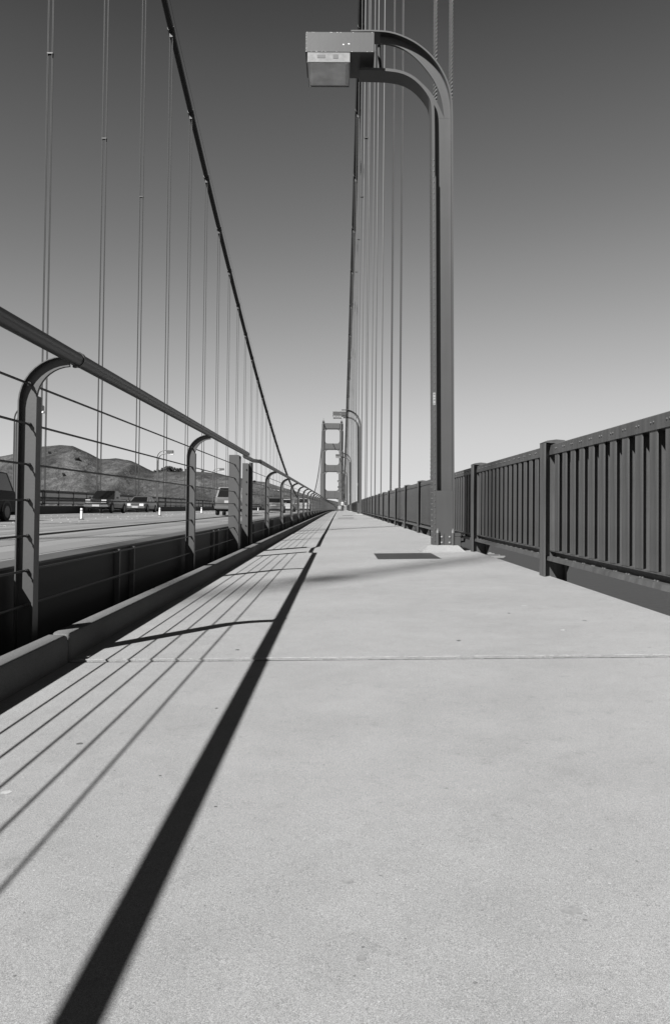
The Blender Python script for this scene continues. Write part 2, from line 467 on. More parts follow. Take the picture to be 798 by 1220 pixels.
# ------------------------------------------------------------ picket railing on the right
XF = 1.89
yp0 = 7.2-3.81*5
R = thing('picket_railing', 'dark steel picket railing along the right edge of the sidewalk, riveted, with capped posts', 'railing')
def fence_parts():
    top = MB(); top.sweep([(XF+.025, 1.150), (XF+.025, 1.235), (XF+.045, 1.245), (XF+.15, 1.245), (XF+.17, 1.235), (XF+.17, 1.150)], ygrid(yp0, 700))
    part('top_rail', top, M_FENCE, R)
    bo = MB(); ys = ygrid(yp0, 700)
    bo.sweep([(XF+.035, .272), (XF+.16, .272), (XF+.16, .284), (XF+.035, .284)], ys)
    bo.sweep([(XF+.085, .226), (XF+.10, .226), (XF+.10, .272), (XF+.085, .272)], ys)
    bo.sweep([(XF-.005, .192), (XF+.012, .192), (XF+.012, .214), (XF+.16, .214), (XF+.16, .226), (XF+.004, .226)], ys)
    part('bottom_rail', bo, M_FENCE, R)
fence_parts()
# one post: an H section with a hooded cap and a foot bracket
pw_ = MB(); pw_.box(XF-.035, XF-.023, -.085, .085, -.05, 1.258); pw_.box(XF+.158, XF+.170, -.085, .085, -.05, 1.25); pw_.box(XF-.023, XF+.158, -.006, .006, -.05, 1.25)
m_pw = pw_.mesh('post', M_FENCE)
cp = MB(); cap = [(XF-.037, 1.216), (XF-.037, 1.222), (XF-.01, 1.232), (XF+.07, 1.243), (XF+.14, 1.238), (XF+.175, 1.222), (XF+.18, 1.196)]
cp.ext([(a_, b_+.044) for a_, b_ in cap[::-1]], -.088, .088); m_cp = cp.mesh('post_cap', M_FENCE)
bk = MB(); bk.ext([(XF+.0, .17), (XF+.0, -.10), (XF+.15, -.10), (XF+.25, .17)][::-1], .062, .08); bk.box(XF+.0, XF+.15, .04, .06, -.3, -.10)
m_bk = bk.mesh('foot_bracket', M_GIRD)  # near-black colour stands in for the shade on the bracket
npost = 0
for k in range(0, 150):
    y = yp0+3.81*k
    p = link('post', m_pw, R, (0, y, D(y)))
    if k < 60: link('post_cap', m_cp, p); link('foot_bracket', m_bk, p)
# pickets: wide-flange uprights
def picket_mb(mb, y):
    d = D(y); z0, z1 = .284, 1.151
    x0, x1 = XF+.032, XF+.128                # I-section: flange, web, flange
    mb.box(x0, x0+.008, y-.059, y+.059, z0+d, z1+d); mb.box(x1-.008, x1, y-.059, y+.059, z0+d, z1+d); mb.box(x0+.008, x1-.008, y-.004, y+.004, z0+d, z1+d)
pm = MB(); picket_mb(pm, 0); m_pk = pm.mesh('picket', M_FENCE)
far = MB(); riv = MB()
for k in range(0, 149):
    for j in range(1, 16):
        y = yp0+3.81*k+j*3.81/16+0
        if k < 19:
            link('picket', m_pk, R, (0, y, D(y)))
        elif k < 75: picket_mb(far, y)
        if k < 14:
            for q in (-.022, .022):
                riv.dome((XF+.025, y+q, D(y)+1.198), (-1, 0, 0), .0085, .9); riv.dome((XF+.05, y+q, D(y)+.226), (-.3, 0, 1), .010, .9)
part('far_picket', far, M_FENCE, R, kind='stuff')
part('rail_rivet', riv, M_FENCE, R, kind='stuff')
# far run of pickets reads as one dark mass
fm = MB(); fm.sweep([(XF+.07, .284), (XF+.12, .284), (XF+.12, 1.150), (XF+.07, 1.150)], ygrid(yp0+3.81*75, 700)); part('distant_picket', fm, M_FENCE, R, kind='stuff')

t = thing('junction_box', 'small grey junction box under the railing right behind the nearest lamp foot', 'box', (1.80, 12.15, D(12.15)+.05))
mb = MB(); mb.cbox(-.07, .07, -.10, .10, 0, .16, .008); part('case', mb, M_LAMP, t)
mb = MB(); mb.ext([(-.09, .17), (-.05, .215), (.06, .215), (.10, .17)], -.11, .11); part('cover', mb, M_LAMP, t)
mb = MB(); mb.tube([(.075, .05, .08), (.14, .05, .08), (.16, .05, .20)], .016, 8); part('conduit', mb, M_LAMP, t)

# ------------------------------------------------------------ west picket railing
XW = -24.6
W = thing('picket_railing', 'far picket railing across the roadway behind the oncoming cars', 'railing')
mb = MB(); mb.sweep([(XW-.1, 1.70), (XW+.05, 1.70), (XW+.05, 1.80), (XW-.1, 1.80)], ygrid(20, 600)); part('top_rail', mb, M_STEEL, W)
mb = MB(); mb.sweep([(XW-.1, 1.18), (XW+.05, 1.18), (XW+.05, 1.23), (XW-.1, 1.23)], ygrid(20, 600)); part('middle_rail', mb, M_STEEL, W)
mb = MB(); mb.sweep([(XW-.1, .60), (XW+.05, .60), (XW+.05, .68), (XW-.1, .68)], ygrid(20, 600)); part('bottom_rail', mb, M_STEEL, W)
mb = MB(); mb.box(XW-.06, XW+.08, -.07, .07, .45, 1.90); wp = mb.mesh('post', M_STEEL)
fm = MB()
for k in range(110):
    y = 42.0+3.81*k; link('post', wp, W, (0, y, D(y)))
    if k < 60:
        for j in range(1, 16):
            yy = y+j*3.81/16; d = D(yy); fm.box(XW-.06, XW+.02, yy-.05, yy+.05, .68+d, 1.70+d)
part('picket', fm, M_STEEL, W, kind='stuff')
# low safety rail at the west kerb
# ------------------------------------------------------------ street lamps
LY = 11.30
LZ = D(11.1)+XS*1.45
def ray(x, y): return cam.matrix_world.to_3x3() @ Vector(((x-399)/F, (600-y)/F, -1))
def px2(x, y, Y):                            # the front outline of the nearest lamp measured off the photograph, in metres at its real distance
    d = ray(x, y); t = Y/d.y
    return (d.x*t, .67+d.z*t-LZ)
LX0 = 1.28
def make_lamp():
    t = thing('street_lamp', '', 'street lamp', (0, 0, 0), 0, 'street lamps along the bridge')
    YF = 10.98                               # front of the flanges
    dz = D(11.1)*.0
    def P(x, y): a, b = px2(x, y, YF); return (a, b-dz)
    def off(p): return p
    base = (1.45, 11.1)                      # foot of the lamp: origin
    def L_(v): return (v[0]-base[0], v[1]-base[1], v[2])
    xl, xr = 1.318, 1.615
    outer = [P(418, 35.6), P(446, 35.3), P(467, 37), P(489, 45.5), P(505.4, 56.5), P(519, 70.3), P(530, 88), P(536.3, 104.8)]
    LN = .0105                               # the post leans a touch towards the road
    def SH_(mb):
        mb.v = [(x-LN*(z-.1), y, z) for x, y, z in mb.v]; return mb
    def XA(x, z): return x-LN*(z-.1)
    zz = [P(539, 124)[1], P(539, 160)[1], 4.5, 3.0, 1.5, .10]
    outer = outer+[(XA(xr, z), z) for z in zz]
    inner = [P(428, 83.5), P(446, 84), P(462, 84.5), P(478, 87), P(490, 92.5), P(500, 101), P(508, 111), P(513.5, 121), P(516.3, 131)]
    zz = [P(516, 145)[1], 5.2, 4.5, 3.0, 1.5, .10]
    inner = inner[:-1]+[(XA(xl, z), z) for z in zz]
    def norm_off(pl, d):
        out = []
        for i, p in enumerate(pl):
            a = Vector(pl[max(i-1, 0)]); b = Vector(pl[min(i+1, len(pl)-1)]); tt = (b-a).normalized(); n = Vector((tt.y, -tt.x))
            out.append((p[0]+n.x*d, p[1]+n.y*d))
        return out
    def smoothc(pl, it=2):
        for _ in range(it):
            q = [pl[0]]
            for i in range(len(pl)-1):
                a, b = pl[i], pl[i+1]
                q += [(a[0]*.75+b[0]*.25, a[1]*.75+b[1]*.25), (a[0]*.25+b[0]*.75, a[1]*.25+b[1]*.75)]
            q.append(pl[-1]); pl = q
        return pl
    outer = smoothc(outer); inner = smoothc(inner)
    def rib(pl, d, y0, y1, th):
        mb = MB(); A = pl; B2 = norm_off(pl, d); n = len(A)
        Ay = [(a[0]-base[0], a[1]) for a in A]; By = [(a[0]-base[0], a[1]) for a in B2]
        k = 4
        for i in range(n):
            mb.v += [(Ay[i][0], y0-base[1], Ay[i][1]), (By[i][0], y0-base[1], By[i][1]), (By[i][0], y1-base[1], By[i][1]), (Ay[i][0], y1-base[1], Ay[i][1])]
        for i in range(n-1):
            for j in range(4):
                j2 = (j+1) % 4; mb.f.append((i*4+j, i*4+j2, i*4+4+j2, i*4+4+j))
        mb.f.append((0, 1, 2, 3)); mb.f.append(tuple((n-1)*4+j for j in (3, 2, 1, 0)))
        return mb
    part('outer_flange', rib(outer, .022, YF, YF+.30, 0), M_LAMP, t, smooth=25)
    lf = rib(inner, -.040, YF, YF+.30, 0); part('inner_flange', lf, M_LAMP, t, smooth=25)
    # web plate with the open eye between the arms
    yw0, yw1 = YF+.10, YF+.125
    eyeo = [P(452, 52), P(466, 52.4), P(478, 56.5), P(494, 67.5), P(508, 83), P(519, 99), P(526, 118), P(529, 141)]     # upper edge of the opening
    eyei = [P(452, 80), P(462, 82), P(478, 84), P(494, 92.5), P(508, 103.5), P(519, 118.5), P(525, 132), P(529, 141)]
    # shift the web outlines to its own depth
    s = yw0/YF
    def S(p): return (p[0]*s-base[0], (p[1]+LZ-.67)*s+.67-LZ)
    def samp(pl, n):
        q = [Vector(p) for p in pl]; ds = [0]
        for i in range(1, len(q)): ds.append(ds[-1]+(q[i]-q[i-1]).length)
        out = []
        for i in range(n):
            d = ds[-1]*i/(n-1); k = max(j for j in range(len(ds)) if ds[j] <= d+1e-9); k = min(k, len(q)-2)
            f = (d-ds[k])/(ds[k+1]-ds[k]+1e-12); out.append(tuple(q[k].lerp(q[k+1], f)))
        return out
    eyeo, eyei = smoothc(eyeo), smoothc(eyei)
    mb = MB()
    def band(A, B2):
        for i in range(len(A)-1): mb.ext([A[i], A[i+1], B2[i+1], B2[i]], yw0-base[1], yw1-base[1])
    zt = S(P(529, 141))[1]
    top = [p for p in outer if p[1] > zt+.03 and p[0] > P(452, 40)[0]]+[(XA(xr, zt), zt)]
    band([(a[0]-base[0]-.004, a[1]-.004) for a in samp(top, 22)], [S(p) for p in samp(eyeo, 22)])
    low = [p for p in inner if p[1] > zt+.03 and p[0] > P(440, 40)[0]]+[(XA(xl, zt), zt)]
    band([(a[0]-base[0]+.004, a[1]+.004) for a in samp(low, 22)], [S(p) for p in samp(eyei, 22)])
    zt = S(P(529, 141))[1]
    mb.ext([(XA(xl+.005, .1)-base[0], .10), (XA(xr-.004, .1)-base[0], .10), (XA(xr-.004, zt)-base[0], zt), (XA(xl+.005, zt)-base[0], zt)], yw0-base[1]+.001, yw1-base[1]-.001)
    part('web_plate', mb, M_LAMP, t)
    # angle leg beside the slot, cover plate at the foot
    mb = MB(); mb.box(xl+.041-base[0], xl+.052-base[0], YF+.0-base[1], YF+.09-base[1], .10, 5.3); part('slot_edge', SH_(mb), M_LAMP, t)
    mb = MB(); mb.box(xl+.041-base[0], xr-.023-base[0], YF-.004-base[1], YF+.008-base[1], .10, .86); part('cover_plate', SH_(mb), M_LAMP, t)
    # rivets
    mb = MB(); z = .16
    while z < 5.6:
        if z < 3.2 or True:
            mb.dome((xl+.022-base[0], YF-base[1], z), (0, -1, 0), .010, .7)
            mb.dome((xl-base[0], YF+.09-base[1], z+.04), (-1, 0, 0), .010, .7); mb.dome((xl-base[0], YF+.21-base[1], z+.04), (-1, 0, 0), .010, .7)
        z += .079
    part('rivet', SH_(mb), M_LAMP, t, kind='stuff')
    # foot: lugs with anchor bolts, concrete plinth
    for x in (xl+.055, xr-.03):
        mb = MB(); mb.tube([(x-base[0], YF-.035-base[1], .095), (x-base[0], YF-.035-base[1], .27)], .026, 10); lg = part('anchor_lug', mb, M_LAMP, t, smooth=40)
        mb = MB(); mb.tube([(x-base[0], YF-.035-base[1], .27), (x-base[0], YF-.035-base[1], .305)], .020, 6); mb.tube([(x-base[0], YF-.035-base[1], .30), (x-base[0], YF-.035-base[1], .33)], .009, 6); part('anchor_nut', mb, M_WHITE if False else M_RIMB, lg)
    mb = MB()
    for x in (xl+.115, xl+.225):
        mb.box(x-.030-base[0], x+.030-base[0], YF-.012-base[1], YF-.003-base[1], .10, .26)
    part('foot_clip', mb, M_LAMP, t)
    for x in (xl+.115, xl+.225):
        for z in (.135, .215):
            mb = MB(); mb.dome((x-base[0], YF-.012-base[1], z), (0, -1, 0), .017, .7); part('bolt', mb, M_RIMB, t)
    mb = MB(); c = (1.45-base[0], YF+.15-base[1])
    n = 0
    def ring(hx, hy, z): return [(c[0]-hx, c[1]-hy, z), (c[0]+hx, c[1]-hy, z), (c[0]+hx, c[1]+hy, z), (c[0]-hx, c[1]+hy, z)]
    mb.v = ring(.31, .30, -.02)+ring(.30, .29, .012)+ring(.215, .22, .092)+ring(.20, .205, .10)
    for k in range(3):
        for i in range(4): j = (i+1) % 4; mb.f.append((k*4+i, k*4+j, k*4+4+j, k*4+4+i))
    mb.f += [(3, 2, 1, 0), (12, 13, 14, 15)]
    part('plinth', mb, M_PAD, t)
    # lamp head
    yh0, yh1 = 10.75, 11.40
    def H(x, y): return px2(x, y, yh0)
    (hx0, hz1), (hx1, hz0) = H(364, 37.5), H(446, 62)
    hx0, hx1 = hx0-base[0], hx1-base[0]; y0, y1 = yh0-base[1], yh1-base[1]
    mb = MB(); mb.cbox(hx0, hx1, y0, y1, hz0, hz1, .008); hd = part('lamp_head', mb, M_LAMP, t)
    mb = MB(); 
    for _ in range(26):
        u = random.random(); e = random.choice('tlbbt')
        ax = hx0+.01+u*(hx1-hx0-.02); az = hz1-.010 if e == 't' else hz0+.004
        if e == 'l': ax = hx0+.012; az = hz0+.02+u*(hz1-hz0-.04)
        ww = random.uniform(.002, .008); mb.box(ax-ww, ax+ww, y0-.0015, y0+.001, az-.002, az+.002)
    for (ax, ww) in ((H(409, 53), .012), (H(415.5, 52.3), .015)):
        a, b = ax; mb.ext([(a-base[0]-ww, b-.004), (a-base[0]+ww*.6, b-.009), (a-base[0]+ww, b+.004), (a-base[0]-ww*.5, b+.010)], y0-.0015, y0+.001)
    part('paint_chip', mb, M_CHIP, hd, kind='stuff')
    gx0, gx1 = H(366.5, 70)[0]-base[0], H(416.5, 70)[0]-base[0]; gz = H(400, 73.5)[1]
    mb = MB(); n = 0
    yy0, yy1 = y0+.010, y1-.03
    def rr(d, z): return [(gx0+d, yy0+d, z), (gx1-d, yy0+d, z), (gx1-d, yy1-d, z), (gx0+d, yy1-d, z)]
    # bowl: frame ring on top and slightly bulged lens
    rings = [rr(0, hz0), rr(.004, gz+.02), rr(.02, gz+.004), rr(.06, gz-.006), rr(.16, gz-.012)]
    for q in rings: mb.v += q
    for k in range(4):
        for i in range(4): j = (i+1) % 4; mb.f.append((k*4+i, k*4+j, k*4+4+j, k*4+4+i))
    mb.f.append((16, 17, 18, 19)); mb.f.append((3, 2, 1, 0))
    part('lens', mb, M_BOWL, hd)
    mb = MB(); mb.box(gx0-.003, gx1+.003, yy0-.004, yy0-.001, gz+.014, hz0-.002); part('lens_band', mb, M_LIP, hd)
    mb = MB()
    b_ = .014
    for a in ((gx0-.004, gx1+.004, yy0-.006, yy0+.004, gz-.002, gz+b_), (gx0-.006, gx0+.006, yy0+.004, yy1, gz-.008, gz+b_*.7), (gx1-.006, gx1+.006, yy0+.004, yy1, gz-.008, gz+b_*.7), (gx0-.004, gx1+.004, yy1, yy1+.01, gz-.008, gz+b_*.7)):
        mb.box(*a)
    part('lens_frame', mb, M_RIMB, hd)
    mb = MB(); xm = (gx0+gx1)/2
    mr_ = mat('lamp_reflector', .40, .3, metal=.4)
    mb.box(xm-.16, xm-.05, yy0-.007, yy0-.0045, gz+.055, gz+.10); part('reflector', mb, mr_, hd)
    mb = MB(); mb.box(xm+.06, xm+.13, yy0-.007, yy0-.0045, gz+.05, gz+.105); part('reflector', mb, mr_, hd)
    # strut between the arms behind the head
    a = P(451, 53); b = P(452, 81)
    mb = MB(); mb.tube([(a[0]-base[0]+.01, YF+.15-base[1], a[1]+.08), (a[0]-base[0]+.015, YF+.15-base[1], a[1]-.05), (b[0]-base[0]+.03, YF+.15-base[1], b[1])], .022, 8); part('strut', mb, M_GIRD, t)
    # number sticker on the flange
    a = px2(518.5, 475, YF)
    mb = MB(); mb.box(xl+.003-base[0], xl+.036-base[0], YF-.002-base[1], YF+.001-base[1], a[1]-.085, a[1]+.085)
    sk = part('sticker', SH_(mb), mat('sticker_white', .55, .5), t)
    mb = MB()
    for q in range(4): mb.box(xl+.008-base[0], xl+.031-base[0], YF-.0035-base[1], YF-.0021-base[1], a[1]-.07+q*.042, a[1]-.062+q*.042)
    part('sticker_print', SH_(mb), mat('sticker_ink', .12, .6), sk)
    return t
lamp = make_lamp()
words = ['nearest tall street lamp with a boxy head, on a concrete plinth by the right railing',
         'second street lamp along the right railing, its boxy head right of the far tower',
         'third street lamp along the right railing, its head in front of the far tower', 'fourth street lamp along the right railing, small against the tower leg']
bx = 1.45
lamp.location = (bx, 11.1, LZ); lamp['label'] = words[0]
for k in range(1, 7):
    y = 11.1+45.72*k+.6
    o = dup(lamp, (bx, y, D(y)+XS*bx), None, words[k] if k < 4 else 'tiny street lamp far along the right railing beyond the fourth one'); o.scale = (1, 1, 1.045)
ww = ['street lamp across the road partly hidden behind the nearest railing post', 'street lamp across the road over the silver sedan, in front of the hills',
      'street lamp across the road above the dark vehicle driving away', 'fourth street lamp across the road, low over the hills']
def west_lamp():
    t = thing('street_lamp', ww[0], 'street lamp', (0, 0, 0), 0, 'street lamps across the roadway')
    c = [(0, .1), (0, 6.1)]
    c1 = [(0, .0), (0, 6.4)]+[(1.05-1.05*math.cos(PI/2*i/8), 6.4+1.05*math.sin(PI/2*i/8)) for i in range(1, 9)]+[(1.5, 7.45)]
    c2 = [(.16, 0), (.16, 6.1)]+[(.92-.76*math.cos(PI/2*i/8), 6.1+.86*math.sin(PI/2*i/8)) for i in range(1, 9)]+[(1.5, 7.10)]
    for nm, pl in (('outer_arm', c1), ('inner_arm', c2)):
        mb = MB(); mb.tube([(a, 0, b) for a, b in pl], .06, 6); part(nm, mb, M_STEEL, t, smooth=40)
    mb = MB(); mb.box(.05, .12, -.02, .02, 0, 6.1); part('web_plate', mb, M_STEEL, t)
    mb = MB(); mb.cbox(1.3, 2.15, -.22, .22, 7.02, 7.45, .05); hd = part('lamp_head', mb, M_SILV, t)
    mb = MB(); mb.cbox(1.7, 2.22, -.18, .18, 6.88, 7.03, .04); part('lens', mb, M_BOWL, hd)
    return t
wl = west_lamp()
for k in range(6):
    y = 11.1+45.72*(k+1)+1.2; x = -24.15
    o = wl if k == 0 else dup(wl, (0, 0, 0), None, ww[k] if k < 4 else 'tiny street lamp across the road, farther than the fourth one')
    o.location = (x, y, D(y)+.49)

# ------------------------------------------------------------ main cables, suspender ropes
XE, XWC = 2.42, -24.7; YT = 1190.0; MID = 555.0
def cabz(y):
    K = 2.97e-4 if y < MID else 3.41e-4
    return .67+11.5+K*(MID-y)**2
ECAB = thing('main_cable', 'thick main cable rising overhead on the right side above the picket railing', 'bridge cable')
WCAB = thing('main_cable', 'thick dark main cable sweeping down diagonally across the sky on the left', 'bridge cable')
gy_e = [18.9+15.24*k for k in range(-6, 77)]
gy_w = [65.2+15.24*k for k in range(-9, 74)]
for root, X, gy in ((ECAB, XE, gy_e), (WCAB, XWC, gy_w)):
    ys = []; y = -85.0
    while y < YT: ys.append(y); y += 3.81 if y < 150 else 10
    ys.append(YT)
    mb = MB(); mb.tube([(X, q, cabz(q)) for q in ys], .44, 12); part('cable', mb, M_MAIN, root, smooth=60)
    for sx in (-.45, .45):
        mb = MB(); mb.tube([(X+sx, q, cabz(q)+1.35) for q in ys], .02, 4); part('hand_rope', mb, M_MAIN, root)
    for y in gy:
        if y > 420: continue
        a = Vector((X, y-.55, cabz(y-.55))); b = Vector((X, y+.55, cabz(y+.55)))
        mb = MB(); mb.tube([a, b], .50, 12)
        mb.box(X-.22, X+.22, y-.25, y+.25, cabz(y)-1.0, cabz(y)-.45)
        bd = part('cable_band', mb, M_MAIN, root)
        mb = MB(); mb.box(X-.24, X+.24, y-.05, y+.05, cabz(y)-1.12, cabz(y)-1.0); part('rope_saddle', mb, M_STEEL, bd)
def twist_rope(h, r):                        # six-strand wire rope with real lay
    mb = MB(); n = int(h/.016); k = 8
    for i in range(n+1):
        z = h*i/n; tw = z*2*PI/.38
        for j in range(k):
            a = 2*PI*j/k; q = r*(1.05 if j % 2 == 0 else .42)
            mb.v.append((q*math.cos(a+tw), q*math.sin(a+tw), z))
    for i in range(n):
        for j in range(k):
            j2 = (j+1) % k; mb.f.append((i*k+j, i*k+j2, (i+1)*k+j2, (i+1)*k+j))
    me = mb.mesh('rope', M_ROPEN, False, fix=False); return me
ordn = ['first', 'second', 'third', 'fourth', 'fifth', 'sixth', 'seventh', 'eighth', 'ninth', 'tenth', 'eleventh', 'twelfth', 'thirteenth', 'fourteenth']
spm = MB(); spm.box(-.24, .24, -.14, .14, -.05, .05); spmesh = spm.mesh('spacer', M_MAIN)
def hanger(X, y, idx, side):
    zb = D(y)-.4; zt = cabz(y)-1.0
    if side == 'e':
        lab = f'{ordn[idx]} set of vertical suspender ropes beyond the right railing, counted from the camera' if 0 <= idx < 12 else ('far vertical suspender ropes under the right main cable, crowded together towards the tower' if idx > 0 else 'vertical suspender ropes under the right main cable, beside and behind the camera')
    else:
        lab = f'{ordn[idx]} pair of vertical suspender ropes under the left main cable, counted from the left' if 0 <= idx < 12 else ('far thin suspender ropes under the left main cable towards the tower' if idx > 0 else 'vertical suspender ropes under the left main cable, left of and behind the camera')
    t = thing('suspender_ropes', lab, 'suspender rope', (X, y, zb), 0, 'suspender ropes of the '+('right' if side == 'e' else 'left')+' cable')
    h = zt-zb
    tw = side == 'e' and y > 10 and idx < 2
    me = None
    for sx in (-.19, .19):
        for sy in (-.11, .11):
            if me is None:
                if tw: me = twist_rope(h, .037)
                else:
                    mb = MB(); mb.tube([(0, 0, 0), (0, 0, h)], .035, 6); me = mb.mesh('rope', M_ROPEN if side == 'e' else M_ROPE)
            link('rope', me, t, (sx, sy, 0))
        if y > 450: break
    if h > 45 and (y < 96 or (side == 'e' and y < 130)): link('spacer', spmesh, t, (0, 0, 39.8-zb+.67 if False else 39.0))
for i, y in enumerate(gy_e): hanger(XE, y, i-6, 'e')
for i, y in enumerate(gy_w): hanger(XWC, y, i-9, 'w')

# ------------------------------------------------------------ far tower
T = thing('bridge_tower', 'far suspension bridge tower with stepped legs and cross struts at the end of the sidewalk', 'bridge tower', (-11.35, YT, -.67+.67))
zt0 = D(YT)
LV = [(-78, 33.5, 3.7), (33.5, 75, 3.4), (75, 108.5, 2.9), (108.5, 140, 2.35), (140, 151, 1.9)]
for s in (-1, 1):
    cx = s*13.72
    mb = MB()
    for z0, z1, hw in LV:
        mb.box(cx-hw, cx+hw, -hw*1.3, hw*1.3, z0, z1)
        mb.box(cx-hw*.72, cx+hw*.72, -hw*1.3-.9, hw*1.3+.9, z0-.3, z1-1.2)
        mb.box(cx-hw*.36, cx+hw*.36, -hw*1.3-1.6, hw*1.3+1.6, z0-.4, z1-2.4)
        mb.box(cx-hw-.5, cx+hw+.5, -hw*.7, hw*.7, z0-.2, z1-2.4)
    part('leg', mb, M_TOWER, T)
    mb = MB(); mb.box(cx-1.6, cx+1.6, -3.4, 3.4, 151, 153.2); mb.box(cx-.25, cx+.25, -.25, .25, 153.2, 157.5); part('saddle', mb, M_TOWER, T)
for z0, z1 in ((34.6, 46.8), (75.3, 86.0), (109.0, 118.6), (140.3, 149.5)):
    mb = MB(); zs = z0+.0
    mb.box(-11.5, 11.5, -2.6, 2.6, z0, z1); mb.box(-11.2, 11.2, -3.0, 3.0, z0+1.0, z1-1.0)
    for q in range(7): 
        xx = -9.6+q*3.2; mb.box(xx-.5, xx+.5, -3.35, 3.35, z0+1.4, z1-1.4)
    for sx in (-1, 1):                        # rounded haunches in the corners of the openings
        for zc, sz in ((z0, -1), (z1, 1)):
            if zc > 149: continue
            hw = [h for a_, b_, h in LV if a_ <= zc+sz*2 < b_ or (zc+sz*2 >= a_)][-1]
            rr_ = 4.0; cxx = sx*(13.72-hw-.45); poly = [(cxx, zc-sz*.1)]
            for i in range(7):
                a = PI/2*i/6; poly.append((cxx-sx*(rr_-rr_*math.sin(a)), zc+sz*(rr_-rr_*math.cos(a))))
            mb.ext(poly, -2.4, 2.4)
    part('cross_strut', mb, M_TOWER, T)

# ------------------------------------------------------------ water, hills, trees
def water():
    m = mat('bay_water', .055, .5, spec=.22); t = m.node_tree; b = t.nodes['Principled BSDF']
    N, L = t.nodes.new, t.links.new
    tc = N('ShaderNodeTexCoord'); n = N('ShaderNodeTexNoise'); n.inputs['Scale'].default_value = .12; n.inputs['Detail'].default_value = 8
    L(tc.outputs['Object'], n.inputs['Vector']); bp = N('ShaderNodeBump'); bp.inputs['Distance'].default_value = 2.0; bp.inputs['Strength'].default_value = .8
    L(n.outputs['Fac'], bp.inputs['Height']); L(bp.outputs[0], b.inputs['Normal'])
    mb = MB(); S_ = 45000; mb.v = [(-S_, -S_, -77), (S_, -S_, -77), (S_, S_, -77), (-S_, S_, -77)]; mb.f = [(0, 1, 2, 3)]
    struct('water', mb, m)
water()
RID = [(-400, 560), (-150, 556), (-60, 551), (0, 547), (28, 541), (48, 534.5), (70, 532.5), (85, 533.5), (100, 540), (118, 549), (137, 548), (155, 551), (170, 558), (182, 563.5),
       (195, 561), (210, 562.5), (230, 563), (255, 565), (275, 568), (300, 573), (318, 575), (330, 579), (350, 585), (375, 592), (400, 597), (430, 604), (470, 616), (520, 630), (600, 660)]
def lerp_tab(tab, x):
    if x <= tab[0][0]: return tab[0][1]
    for (a, p), (b, q) in zip(tab, tab[1:]):
        if x <= b: t = (x-a)/(b-a); return p+(q-p)*t
    return tab[-1][1]
RY = 2300.0; SH = 1500.0
def sstep(t): t = max(0, min(1, t)); return t*t*(3-2*t)
def hillz(x, y):
    px = 404+x/y*F
    rz_ = .67+(621-lerp_tab(RID, px))*RY/F
    b = -80
    t = (y-SH)/(RY-SH)
    n1 = noise.fractal(Vector((x/260, y/420, 3.1)), 1.0, 2.1, 5)
    n2 = noise.ridged_multi_fractal(Vector((x/420+4, y/700, 1.7)), .9, 2.2, 5, 1.0, 2.0)
    if t <= 1:
        p = sstep(t*.92+.04)*.75+.25*max(0, t)
        z = b+(rz_-b)*p
        m = max(0, t)*(1-t)*4
        z += m*(n2*44-60+n1*34)
    else:
        z = rz_-(y-RY)*.12
    # near the shore a bluff falling to the water
    return z+noise.fractal(Vector((x/60, y/60, 9)), 1.0, 2.0, 4)*3.0*min(1, max(0, t*3))*(1 if t < .93 else .4)
hb = MB(); NA, NR = 330, 110
for i in range(NA):
    px = -380+ i*(900/(NA-1)); a = (px-404)/F
    for j in range(NR):
        t = j/(NR-1); y = SH-60+(RY+500-SH)*t
        hb.v.append((a*y, y, hillz(a*y, y)))
for i in range(NA-1):
    for j in range(NR-1):
        q = i*NR+j; hb.f.append((q, q+NR, q+NR+1, q+1))
def hill_mat():
    m = bpy.data.materials.new('hill_grass_and_scrub'); m.use_nodes = True; t = m.node_tree; b = t.nodes['Principled BSDF']
    b.inputs['Roughness'].default_value = .95; b.inputs['Specular IOR Level'].default_value = .1
    N, L = t.nodes.new, t.links.new
    tc = N('ShaderNodeTexCoord')
    def nz(sc, det, r=.6):
        n = N('ShaderNodeTexNoise'); n.inputs['Scale'].default_value = sc; n.inputs['Detail'].default_value = det; n.inputs['Roughness'].default_value = r
        L(tc.outputs['Object'], n.inputs['Vector']); return n.outputs['Fac']
    def mr(i, fl, fh, lo, hi):
        n = N('ShaderNodeMapRange'); L(i, n.inputs[0])
        for k, v in enumerate((fl, fh, lo, hi)): n.inputs[k+1].default_value = v
        return n.outputs[0]
    def mt(op, x, y):
        n = N('ShaderNodeMath'); n.operation = op; L(x, n.inputs[0])
        if isinstance(y, float): n.inputs[1].default_value = y
        else: L(y, n.inputs[1])
        return n.outputs[0]
    c = mr(nz(.006, 6), .40, .60, .024, .055)
    c = mt('MULTIPLY', c, mr(nz(.035, 6, .75), .42, .58, .68, 1.22))
    c = mt('MULTIPLY', c, mr(nz(.22, 4, .8), .40, .60, .62, 1.3))
    L(c, b.inputs['Base Color'])
    bp = N('ShaderNodeBump'); bp.inputs['Distance'].default_value = 9; bp.inputs['Strength'].default_value = .9
    L(nz(.04, 8, .7), bp.inputs['Height']); L(bp.outputs[0], b.inputs['Normal'])
    return m
hills = link('hills', hb.mesh('hills', hill_mat(), True, fix=False)); hills['kind'] = 'structure'

